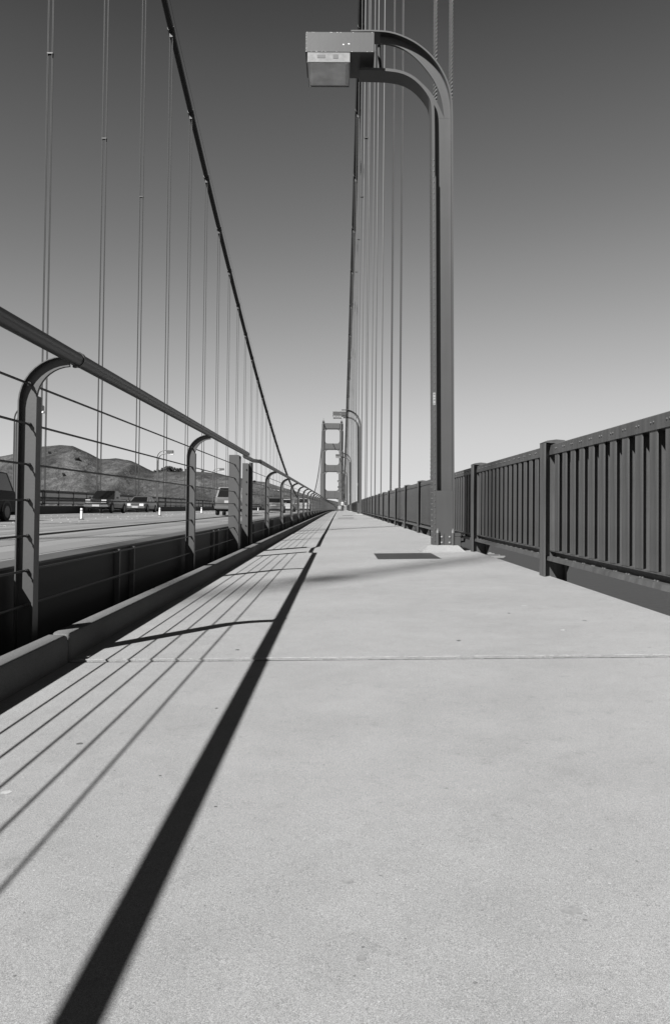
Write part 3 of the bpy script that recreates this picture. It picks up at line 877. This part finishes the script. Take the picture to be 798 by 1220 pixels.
def crown_mesh(seed, r, h, leaf, n):
    rnd = random.Random(seed); mb = MB(); cl = [(rnd.uniform(-.6, .6)*r, rnd.uniform(-.6, .6)*r, rnd.uniform(.35, .9)*h, rnd.uniform(.35, .6)*r) for _ in range(7)]
    for _ in range(n):
        c = rnd.choice(cl); d = Vector((rnd.gauss(0, 1), rnd.gauss(0, 1), rnd.gauss(0, .8))).normalized()*c[3]*rnd.uniform(.6, 1.05)
        p = Vector(c[:3])+d; u = Vector((rnd.gauss(0, 1), rnd.gauss(0, 1), rnd.gauss(0, 1))).normalized(); v = u.orthogonal().normalized()
        k = len(mb.v); s = leaf*rnd.uniform(.6, 1.3)
        mb.v += [tuple(p-u*s), tuple(p+v*s*.8), tuple(p+u*s), tuple(p-v*s*.8)]; mb.f.append((k, k+1, k+2, k+3))
    return mb.mesh('crown', M_LEAF, fix=False)
crm = [crown_mesh(s, 9, 14, 1.4, 420) for s in (1, 2, 3)]
tk = MB(); tk.tube([(0, 0, -3), (.2, 0, 3), (0, .2, 8)], .5, 6, rr=[.8, .55, .3]); tkm = tk.mesh('trunk', M_BARK)
def find_y(px, py):                         # where the line of sight meets the hillside
    y = SH
    while y < RY:
        x = (px-404)/F*y
        if hillz(x, y)-.67 >= (621-py)*y/F: return y
        y += 4
    return RY-10
trees = [(188, .55), (194, .8), (199, 1.0), (204, 1.15), (209, .9), (215, .8), (222, .65), (230, .6), (184, .45), (296, .6), (303, .5), (241, .45)]
for i, (px, s) in enumerate(trees):
    y = RY-25; x = (px-404)/F*y
    rk = sorted(q[0] for q in trees).index(px); od = ['first', 'second', 'third', 'fourth', 'fifth', 'sixth', 'seventh', 'eighth', 'ninth', 'tenth', 'eleventh', 'twelfth'][rk]
    t = thing('tree', f'{od} dark tree from the left on the skyline of the distant hills', 'tree', (x, y, hillz(x, y)-2), random.uniform(0, 6), 'trees along the hill skyline')
    t.scale = (s*1.25, s, s)
    link('crown', crm[i % 3], t); link('trunk', tkm, t)
for i, (px, py, s, lb) in enumerate(((58, 544, .55, 'dark round bush high on the left hill, just right of the nearest railing post'), (91, 552, .7, 'largest dark round bush on the left hill below its summit'), (75, 570, .5, 'lowest dark round bush on the left hill, above the pickup truck'))):
    y = find_y(px, py); x = (px-404)/F*y
    t = thing('bush', lb, 'bush', (x, y, hillz(x, y)-4*s), 0, 'dark bushes on the hillside'); t.scale = (s, s, s*1.1)
    link('foliage', crm[i], t)

# ferry on the bay, seen under the railing
fy = 1750.0; fx = (579-404)/F*fy
t = thing('ferry_boat', 'white ferry on the water seen under the picket railing beside the lamp foot', 'boat', (fx, fy, -77), .15)
mb = MB(); mb.ext([(-42, 4.0), (-38, .0), (38, 0), (43, 4.3)], -6, 6); part('hull', mb, M_SHIP, t)
mb = MB(); mb.box(-34, 30, -5, 5, 4.4, 7.4); part('lower_deck', mb, M_SHIP, t)
mb = MB(); mb.box(-24, 18, -4, 4, 8.01, 10.0); part('upper_deck', mb, M_SHIP, t)
mb = MB(); mb.box(-34, 30, -4.9, 4.9, 7.41, 8.0); mb.box(-32, 28, -5.1, 5.1, 5.4, 6.5); part('window_band', mb, M_TRIM, t)
mb = MB(); mb.box(6, 11, -2.5, 2.5, 10.01, 12); part('wheelhouse', mb, M_SHIP, t)

# ------------------------------------------------------------ lane posts
def lane_post():
    t = thing('lane_post', '', 'traffic post', (0, 0, 0), 0, 'white lane posts in the roadway')
    mb = MB(); mb.tube([(0, 0, .02), (0, 0, .42), (0, 0, .46)], .06, 12, rr=[.055, .055, .045]); part('tube', mb, M_WHITE, t, smooth=40)
    mb = MB(); mb.tube([(0, 0, 0), (0, 0, .03)], .11, 12); part('foot', mb, M_TRIM, t)
    mb = MB(); mb.tube([(0, 0, .36), (0, 0, .40)], .0565, 12); part('band', mb, M_SILV, t)
    return t
lp = lane_post()
lw = ['nearest white lane post on the road, in front of the dark pickup truck', 'white lane post right of the silver sedan', 'white lane post just right of the second railing post', 'fourth white lane post, seen between the gap posts']
for k in range(9):
    y = 32.3+14.1*k; x = -10.6
    o = lp if k == 0 else dup(lp, (0, 0, 0)); o.location = (x, y, D(y)+rz(x)+.008)
    o['label'] = lw[k] if k < 4 else 'tiny white lane post far down the road behind the railing posts'

# ------------------------------------------------------------ vehicles (built nose towards +y, origin on the road under the centre)
def loft(mb, st):                            # st: list of (y, [(x, z), ...]) right half outlines bottom to top, mirrored
    n0 = len(mb.v); k = len(st[0][1])*2
    for y, pr in st:
        mb.v += [(x, y, z) for x, z in pr]+[(-x, y, z) for x, z in reversed(pr)]
    for i in range(len(st)-1):
        for j in range(k):
            j2 = (j+1) % k; mb.f.append((n0+i*k+j, n0+i*k+j2, n0+(i+1)*k+j2, n0+(i+1)*k+j))
    mb.f.append(tuple(n0+j for j in range(k))); mb.f.append(tuple(n0+(len(st)-1)*k+j for j in range(k)))
def vehicle(name, label, cat, paint, L=4.6, Wd=1.8, H=1.45, belt=.92, hood=.86, tail=.95, a0=-1.9, a1=-1.2, b1=.35, b0=1.15, wr=.32, bed=False, group=None, bump=None, clear=.2):
    """a0..b0: foot of the rear and front glass at belt height; a1..b1: ends of the roof"""
    t = thing(name, label, cat, (0, 0, 0), 0, group)
    hl, w_ = L/2, Wd/2
    def sec(y, zt, wf, zb): w = w_*wf; return (y, [(w*.86, zb), (w*.97, zb+.10), (w, zb+(zt-zb)*.45), (w*.985, zb+(zt-zb)*.72), (w*.93, zt-.02), (w*.80, zt)])
    zb = clear
    st = [sec(-hl, tail-.28, .88, zb+.14), sec(-hl+.06, tail-.05, .94, zb+.08), sec(-hl+.35, tail, .98, zb), sec(a0, belt+.01, 1, zb), sec(0, belt, 1, zb), sec(b0, belt, 1, zb), sec(hl-.9, hood, .99, zb), sec(hl-.35, hood-.07, .96, zb), sec(hl-.08, hood-.17, .90, zb+.08), sec(hl, hood-.32, .84, zb+.14)]
    mb = MB(); loft(mb, st); body = part('body', mb, paint, t, smooth=35)
    if bed:                                  # open cargo bed: dark floor let in behind the cab
        mb = MB(); mb.box(-w_*.82, w_*.82, -hl+.12, a0-.12, belt-.03, belt+.022); part('cargo_bed', mb, M_TRIM, t)
    # cabin: roof and pillars in paint, glass panels proud of a dark inner shell
    def gs(y, z, wf): w = w_*wf; return (y, z, w)
    wb_, wt = .91, .74
    mb = MB(); k = 0
    V = [(-w_*wb_, a0, belt-.02), (w_*wb_, a0, belt-.02), (w_*wb_, b0, belt-.02), (-w_*wb_, b0, belt-.02),
         (-w_*wt, a1, H-.03), (w_*wt, a1, H-.03), (w_*wt, b1, H-.03), (-w_*wt, b1, H-.03),
         (-w_*wt*.88, a1+.12, H), (w_*wt*.88, a1+.12, H), (w_*wt*.88, b1-.12, H), (-w_*wt*.88, b1-.12, H)]
    mb.v = V; mb.f = [(0, 1, 2, 3), (0, 1, 5, 4), (1, 2, 6, 5), (2, 3, 7, 6), (3, 0, 4, 7), (4, 5, 9, 8), (5, 6, 10, 9), (6, 7, 11, 10), (7, 4, 8, 11), (8, 9, 10, 11)]
    part('cabin', mb, paint, t, smooth=50)
    def panel(nm, q, ins, outn):             # a pane set on the four corners q, inset, pushed out 8 mm
        q = [Vector(p) for p in q]; c = sum(q, Vector())/4; n = (q[1]-q[0]).cross(q[3]-q[0]).normalized()
        if n.dot(outn) < 0: n = -n
        P_ = [p+(c-p)*ins+n*.008 for p in q]; Q_ = [p-n*.02 for p in P_]
        m_ = MB(); m_.v = [tuple(p) for p in P_+Q_]; m_.f = [(0, 1, 2, 3), (4, 5, 6, 7), (0, 1, 5, 4), (1, 2, 6, 5), (2, 3, 7, 6), (3, 0, 4, 7)]
        part(nm, m_, M_GLASSC, t)
    v = [Vector(p) for p in V]
    panel('windscreen', (v[3], v[2], v[6], v[7]), .13, Vector((0, 1, .5)))
    panel('rear_window', (v[0], v[1], v[5], v[4]), .14, Vector((0, -1, .5)))
    for s, (p0, p1, p2, p3) in ((1, (v[1], v[2], v[6], v[5])), (-1, (v[0], v[3], v[7], v[4]))):
        nwin = 2 if (b0-a0) > 2 else 1
        for i in range(nwin):
            f0, f1 = i/nwin+.03, (i+1)/nwin-.03
            panel('side_window', (p0.lerp(p1, f0), p0.lerp(p1, f1), p3.lerp(p2, f1), p3.lerp(p2, f0)), .10, Vector((s, 0, .2)))
    # wheels
    wy = (-hl+L*.20, hl-L*.185)
    ty = MB(); ty.tube([(-.10, 0, 0), (-.095, 0, 0), (-.06, 0, 0), (.06, 0, 0), (.095, 0, 0), (.10, 0, 0)], wr, 20, rr=[wr*.7, wr*.94, wr, wr, wr*.94, wr*.7]); tym = ty.mesh('wheel', M_TYRE, 40)
    rm = MB(); rm.tube([(-.105, 0, 0), (.105, 0, 0)], wr*.62, 14); rmm = rm.mesh('rim', M_RIM)
    for y in wy:
        for s in (-1, 1):
            wh = link('wheel', tym, t, (s*(w_-.09), y, wr)); link('rim', rmm, wh)
    mb = MB()
    for y in wy:
        for s in (-1, 1):                    # dark wheel arches
            arc = [(y+(wr+.07)*math.cos(a), wr+(wr+.07)*math.sin(a)) for a in [PI*i/8 for i in range(9)]]
            n = len(mb.v)
            for q in (s*(w_-.10), s*(w_+.004)): mb.v += [(q, a, b) for a, b in arc]
            mb.f.append(tuple(n+9+i for i in range(9))); mb.f.append(tuple(n+8-i for i in range(9)))
            for i in range(8): mb.f.append((n+i, n+i+1, n+10+i, n+9+i))
    part('wheel_arch', mb, M_TRIM, t, kind='stuff')
    # lights, bumpers, plates, mirrors
    hz = hood-.25
    for s in (-1, 1):
        mb = MB(); mb.cbox(s*w_*.62-.19, s*w_*.62+.19, hl-.14, hl+.012, hz-.04, hz+.15, .02); part('headlight', mb, M_LENS, t)
        mb = MB(); mb.cbox(s*w_*.82-.10, s*w_*.82+.10, -hl-.012+.04, -hl+.2, tail-.32, tail-.06, .02); part('tail_light', mb, M_TAIL, t)
        mb = MB(); mb.cbox(s*(w_+.09)-.08, s*(w_+.09)+.08, b0-.32, b0-.20, belt+.0, belt+.13, .02); part('mirror', mb, paint, t)
    mb = MB(); mb.cbox(-w_*.38, w_*.38, hl-.05, hl+.008, hz, hz+.11, .01); part('grille', mb, M_TRIM, t)
    bm_ = bump or paint
    mb = MB(); mb.cbox(-w_*.95, w_*.95, hl-.10, hl+.06, clear+.14, clear+.32, .03); part('front_bumper', mb, bm_, t)
    mb = MB(); mb.cbox(-w_*.95, w_*.95, -hl-.07, -hl+.10, clear+.14, clear+.32, .03); part('rear_bumper', mb, bm_, t)
    mb = MB(); mb.box(-.26, .26, hl+.06, hl+.068, clear+.16, clear+.30); part('front_plate', mb, M_PLATE, t)
    mb = MB(); mb.box(-.26, .26, -hl-.012, -hl+.05, tail-.35, tail-.20); part('rear_plate', mb, M_PLATE, t)
    return t
def put(t, x, y, rzv): t.location = (x, y, D(y)+rz(x)+.010); t.rotation_euler = (0, 0, rzv)
PUP = vehicle('pickup_truck', 'dark oncoming pickup truck with chrome bumper across the road, left of the silver sedan', 'pickup truck', M_DARKC, L=5.3, Wd=1.9, H=1.72, belt=1.10, hood=1.05, tail=1.08, a0=-.9, a1=-.75, b1=.25, b0=.95, wr=.37, bed=True, bump=M_CHROME, clear=.30)
put(PUP, -17.85, 60.2, PI)
SED = vehicle('sedan_car', 'silver oncoming sedan across the road, right of the dark pickup truck', 'car', M_SILV, L=4.7, Wd=1.8, H=1.42, belt=.92, hood=.82, tail=.95, a0=-1.75, a1=-1.0, b1=.25, b0=1.15)
put(SED, -17.7, 70.4, PI)
SUV = vehicle('sport_utility_vehicle', 'black vehicle at the left edge of the picture, cut off by the frame', 'car', M_BLACKC, L=4.7, Wd=1.95, H=1.83, belt=1.12, hood=1.05, tail=1.15, a0=-2.25, a1=-1.95, b1=.45, b0=1.2, wr=.36, clear=.26)
put(SUV, -13.05, 27.1, PI)
GOS = vehicle('sport_utility_vehicle', 'dark vehicle with silver tailgate driving away, half behind the wide gap post', 'car', M_GREYC, L=4.6, Wd=1.8, H=1.76, belt=1.08, hood=.95, tail=1.10, a0=-2.2, a1=-1.9, b1=.45, b0=1.2, wr=.35, clear=.26, bump=M_SILV)
put(GOS, -6.75, 50.2, 0)
C5 = vehicle('sedan_car', 'grey car driving away, seen just left of a curved railing post beyond the gap', 'car', M_SILV, L=4.6, Wd=1.75, H=1.45, belt=.92, hood=.84, tail=.98, a0=-1.8, a1=-1.1, b1=.3, b0=1.1)
put(C5, -6.3, 77.5, 0)
C6 = vehicle('estate_car', 'white car driving away behind the third and fourth curved posts beyond the gap', 'car', M_WHTC, L=4.7, Wd=1.8, H=1.5, belt=.95, hood=.86, tail=1.0, a0=-2.2, a1=-1.8, b1=.4, b0=1.15)
put(C6, -6.4, 97.5, 0)
C7 = vehicle('white_van', 'white van farthest down the road, driving away among the distant railing posts', 'van', M_WHTC, L=5.2, Wd=1.95, H=1.95, belt=1.1, hood=1.05, tail=1.3, a0=-2.5, a1=-2.3, b1=.9, b0=1.6, wr=.36)
put(C7, -5.5, 124.0, 0)

# ------------------------------------------------------------ people far along the sidewalk
def person(label, y, x, top, legs, stride, face=PI, armout=0):
    t = thing('person', label, 'person', (x, y, D(y)+XS*x), face, 'people far along the sidewalk')
    me = bpy.data.meshes.new('body'); s = stride
    V = [(0, 0, .93, .13), (0, 0, 1.12, .125), (0, 0, 1.34, .15), (0, 0, 1.48, .06), (0, .01, 1.56, .07), (0, .02, 1.66, .088), (0, .01, 1.74, .06),
         (.09, 0, .88, .095), (.10, .16*s, .50, .062), (.10, .14*s-.10*s, .10, .045), (.10, .14*s+.06, .04, .035),
         (-.09, 0, .88, .095), (-.10, -.02*s, .50, .062), (-.10, -.30*s, .14, .045), (-.10, -.30*s+.12, .04, .035),
         (.19, 0, 1.38, .055), (.25, -.06, 1.12, .042), (.24, .10+armout, .93, .034), (.24, .15+armout, .87, .028),
         (-.19, 0, 1.38, .055), (-.25, -.04, 1.12, .042), (-.24, .10+armout, .93, .034), (-.24, .15+armout, .87, .028)]
    E = [(0, 1), (1, 2), (2, 3), (3, 4), (4, 5), (5, 6), (0, 7), (7, 8), (8, 9), (9, 10), (0, 11), (11, 12), (12, 13), (13, 14), (2, 15), (15, 16), (16, 17), (17, 18), (2, 19), (19, 20), (20, 21), (21, 22)]
    me.from_pydata([v[:3] for v in V], E, [])
    o = link('body', me, t)
    md = o.modifiers.new('skin', 'SKIN'); sv = me.skin_vertices[0] if me.skin_vertices else None
    if sv is None:
        bm = bmesh.new(); bm.from_mesh(me); bm.verts.layers.skin.verify(); bm.to_mesh(me); bm.free(); sv = me.skin_vertices[0]
    for i, v in enumerate(V): sv.data[i].radius = (v[3], v[3]*.85); sv.data[i].use_root = (i == 0)
    sb = o.modifiers.new('sub', 'SUBSURF'); sb.levels = sb.render_levels = 1
    # clothing by height
    m = bpy.data.materials.new('clothes'); m.use_nodes = True; tt = m.node_tree; b = tt.nodes['Principled BSDF']; b.inputs['Roughness'].default_value = .9
    tc = tt.nodes.new('ShaderNodeTexCoord'); sx = tt.nodes.new('ShaderNodeSeparateXYZ'); tt.links.new(tc.outputs['Object'], sx.inputs[0])
    mp = tt.nodes.new('ShaderNodeMapRange'); tt.links.new(sx.outputs['Z'], mp.inputs[0]); mp.inputs[1].default_value = 0; mp.inputs[2].default_value = 2
    cr = tt.nodes.new('ShaderNodeValToRGB'); cr.color_ramp.interpolation = 'CONSTANT'; tt.links.new(mp.outputs[0], cr.inputs[0])
    e = cr.color_ramp.elements; e[0].position = 0; e[0].color = (.01, .01, .01, 1); e[1].position = .05; e[1].color = (legs,)*3+(1,)
    for p, c in ((.48, top), (.74, .13)): q = e.new(p); q.color = (c, c, c, 1)
    tt.links.new(cr.outputs[0], b.inputs['Base Color'])
    me.materials.append(m)
    mb = MB(); mb.tube([(0, 0, 1.62), (0, -.005, 1.70), (0, 0, 1.77), (0, 0, 1.80)], .1, 10, rr=[.085, .112, .09, .03]); part('hair', mb, M_HAIR, t, smooth=60, loc=(0, -.025, 0))
    return t
person('person in a white top walking along the sidewalk beneath the far tower', 124.0, .50, .27, .012, 1.0)
person('person in dark top and pale trousers beside the one in the white top', 125.5, .95, .02, .24, -.8)
t = thing('pushchair', 'small pale pushchair beside the people far along the sidewalk', 'pushchair', (.05, 123.0, D(123)), 0)
mb = MB(); mb.ext([(-.22, .35), (.22, .35), (.26, .8), (.0, .95), (-.26, .8)], -.2, .25); part('seat', mb, mat('pale_seat_cloth', .50, .9), t)
mb = MB(); mb.tube([(-.24, .3, .3), (-.24, -.3, 1.0), (.24, -.3, 1.0), (.24, .3, .3)], .015, 6); part('frame', mb, M_TRIM, t)
for x in (-.24, .24):
    for y in (-.25, .3):
        mb = MB(); mb.tube([(x-.02, y, .12), (x+.02, y, .12)], .12, 12); part('wheel', mb, M_TRIM, t)

# stains and stuck gum on the slabs
for (px, py, w_, h_, a, lab) in ((95, 886, .016, .012, .12, 'dark'), (8, 944, .022, .016, .58, 'pale'), (283, 776, .016, .010, .10, 'dark'), (258, 844, .008, .006, .15, 'dark'), (546, 765, .016, .012, .10, 'dark'), (606, 732, .014, .012, .08, 'dark'),
                              (696, 741, .020, .010, .14, 'dark'), (670, 752, .02, .012, .59, 'pale'), (257, 961, .006, .005, .12, 'dark'), (191, 924, .006, .004, .12, 'dark'), (414, 1050, .02, .014, .36, 'dark'), (680, 1085, .03, .02, .38, 'dark'), (430, 1142, .012, .01, .33, 'dark'), (624, 723, .03, .01, .59, 'pale')):
    d = ray(px, py); yy = 2.0
    for _ in range(12):
        xx = d.x/d.y*yy; yy = (D(yy)+XS*xx-.67)*d.y/d.z
    xx = d.x/d.y*yy
    mb = MB(); k = 14; n = len(mb.v)
    w_, h_ = w_*.62, h_*.62
    pts = [(xx+w_*math.cos(2*PI*i/k)*random.uniform(.8, 1.15), yy+h_*(2.2 if yy > 2.5 else 1.2)*math.sin(2*PI*i/k)*random.uniform(.8, 1.15)) for i in range(k)]
    mb.v = [(x, y, D(y)+XS*x+.0005+(.007 if 3.42 < y < 18.66 else 0)) for x, y in pts]+[(x, y, D(y)+XS*x-.002) for x, y in pts]
    mb.f = [tuple(range(k))]+[(i, (i+1) % k, k+(i+1) % k, k+i) for i in range(k)]
    part('surface_spot', mb, mat('spot_'+lab, a, .8, var=.3, vs=90), walk)

rn = random.Random(3)
for nm, mm, cnt_ in (('grit', mat('dark_grit', .22, .9), 120), ('pale_grit', mat('pale_grit', .58, .9), 50)):
    mb = MB()
    for _ in range(cnt_):
        y = 1.0+rn.random()**1.4*9; x = rn.uniform(-1.05, 1.85); r_ = rn.uniform(.0012, .0030)*(.7+y*.30)
        if abs(y-3.42) < .1: continue
        z = D(y)+XS*x+(.007 if 3.42 < y < 18.66 else 0); n = len(mb.v)
        el = rn.uniform(.5, 2.2)
        for i in range(6):
            q = rn.uniform(.7, 1.2); mb.v.append((x+r_*el*q*math.cos(PI/3*i), y+r_*q*math.sin(PI/3*i), z+.0004))
        mb.v.append((x, y, z+.0012))
        for i in range(6): mb.f.append((n+i, n+(i+1) % 6, n+6))
    part(nm, mb, mm, walk, kind='stuff')
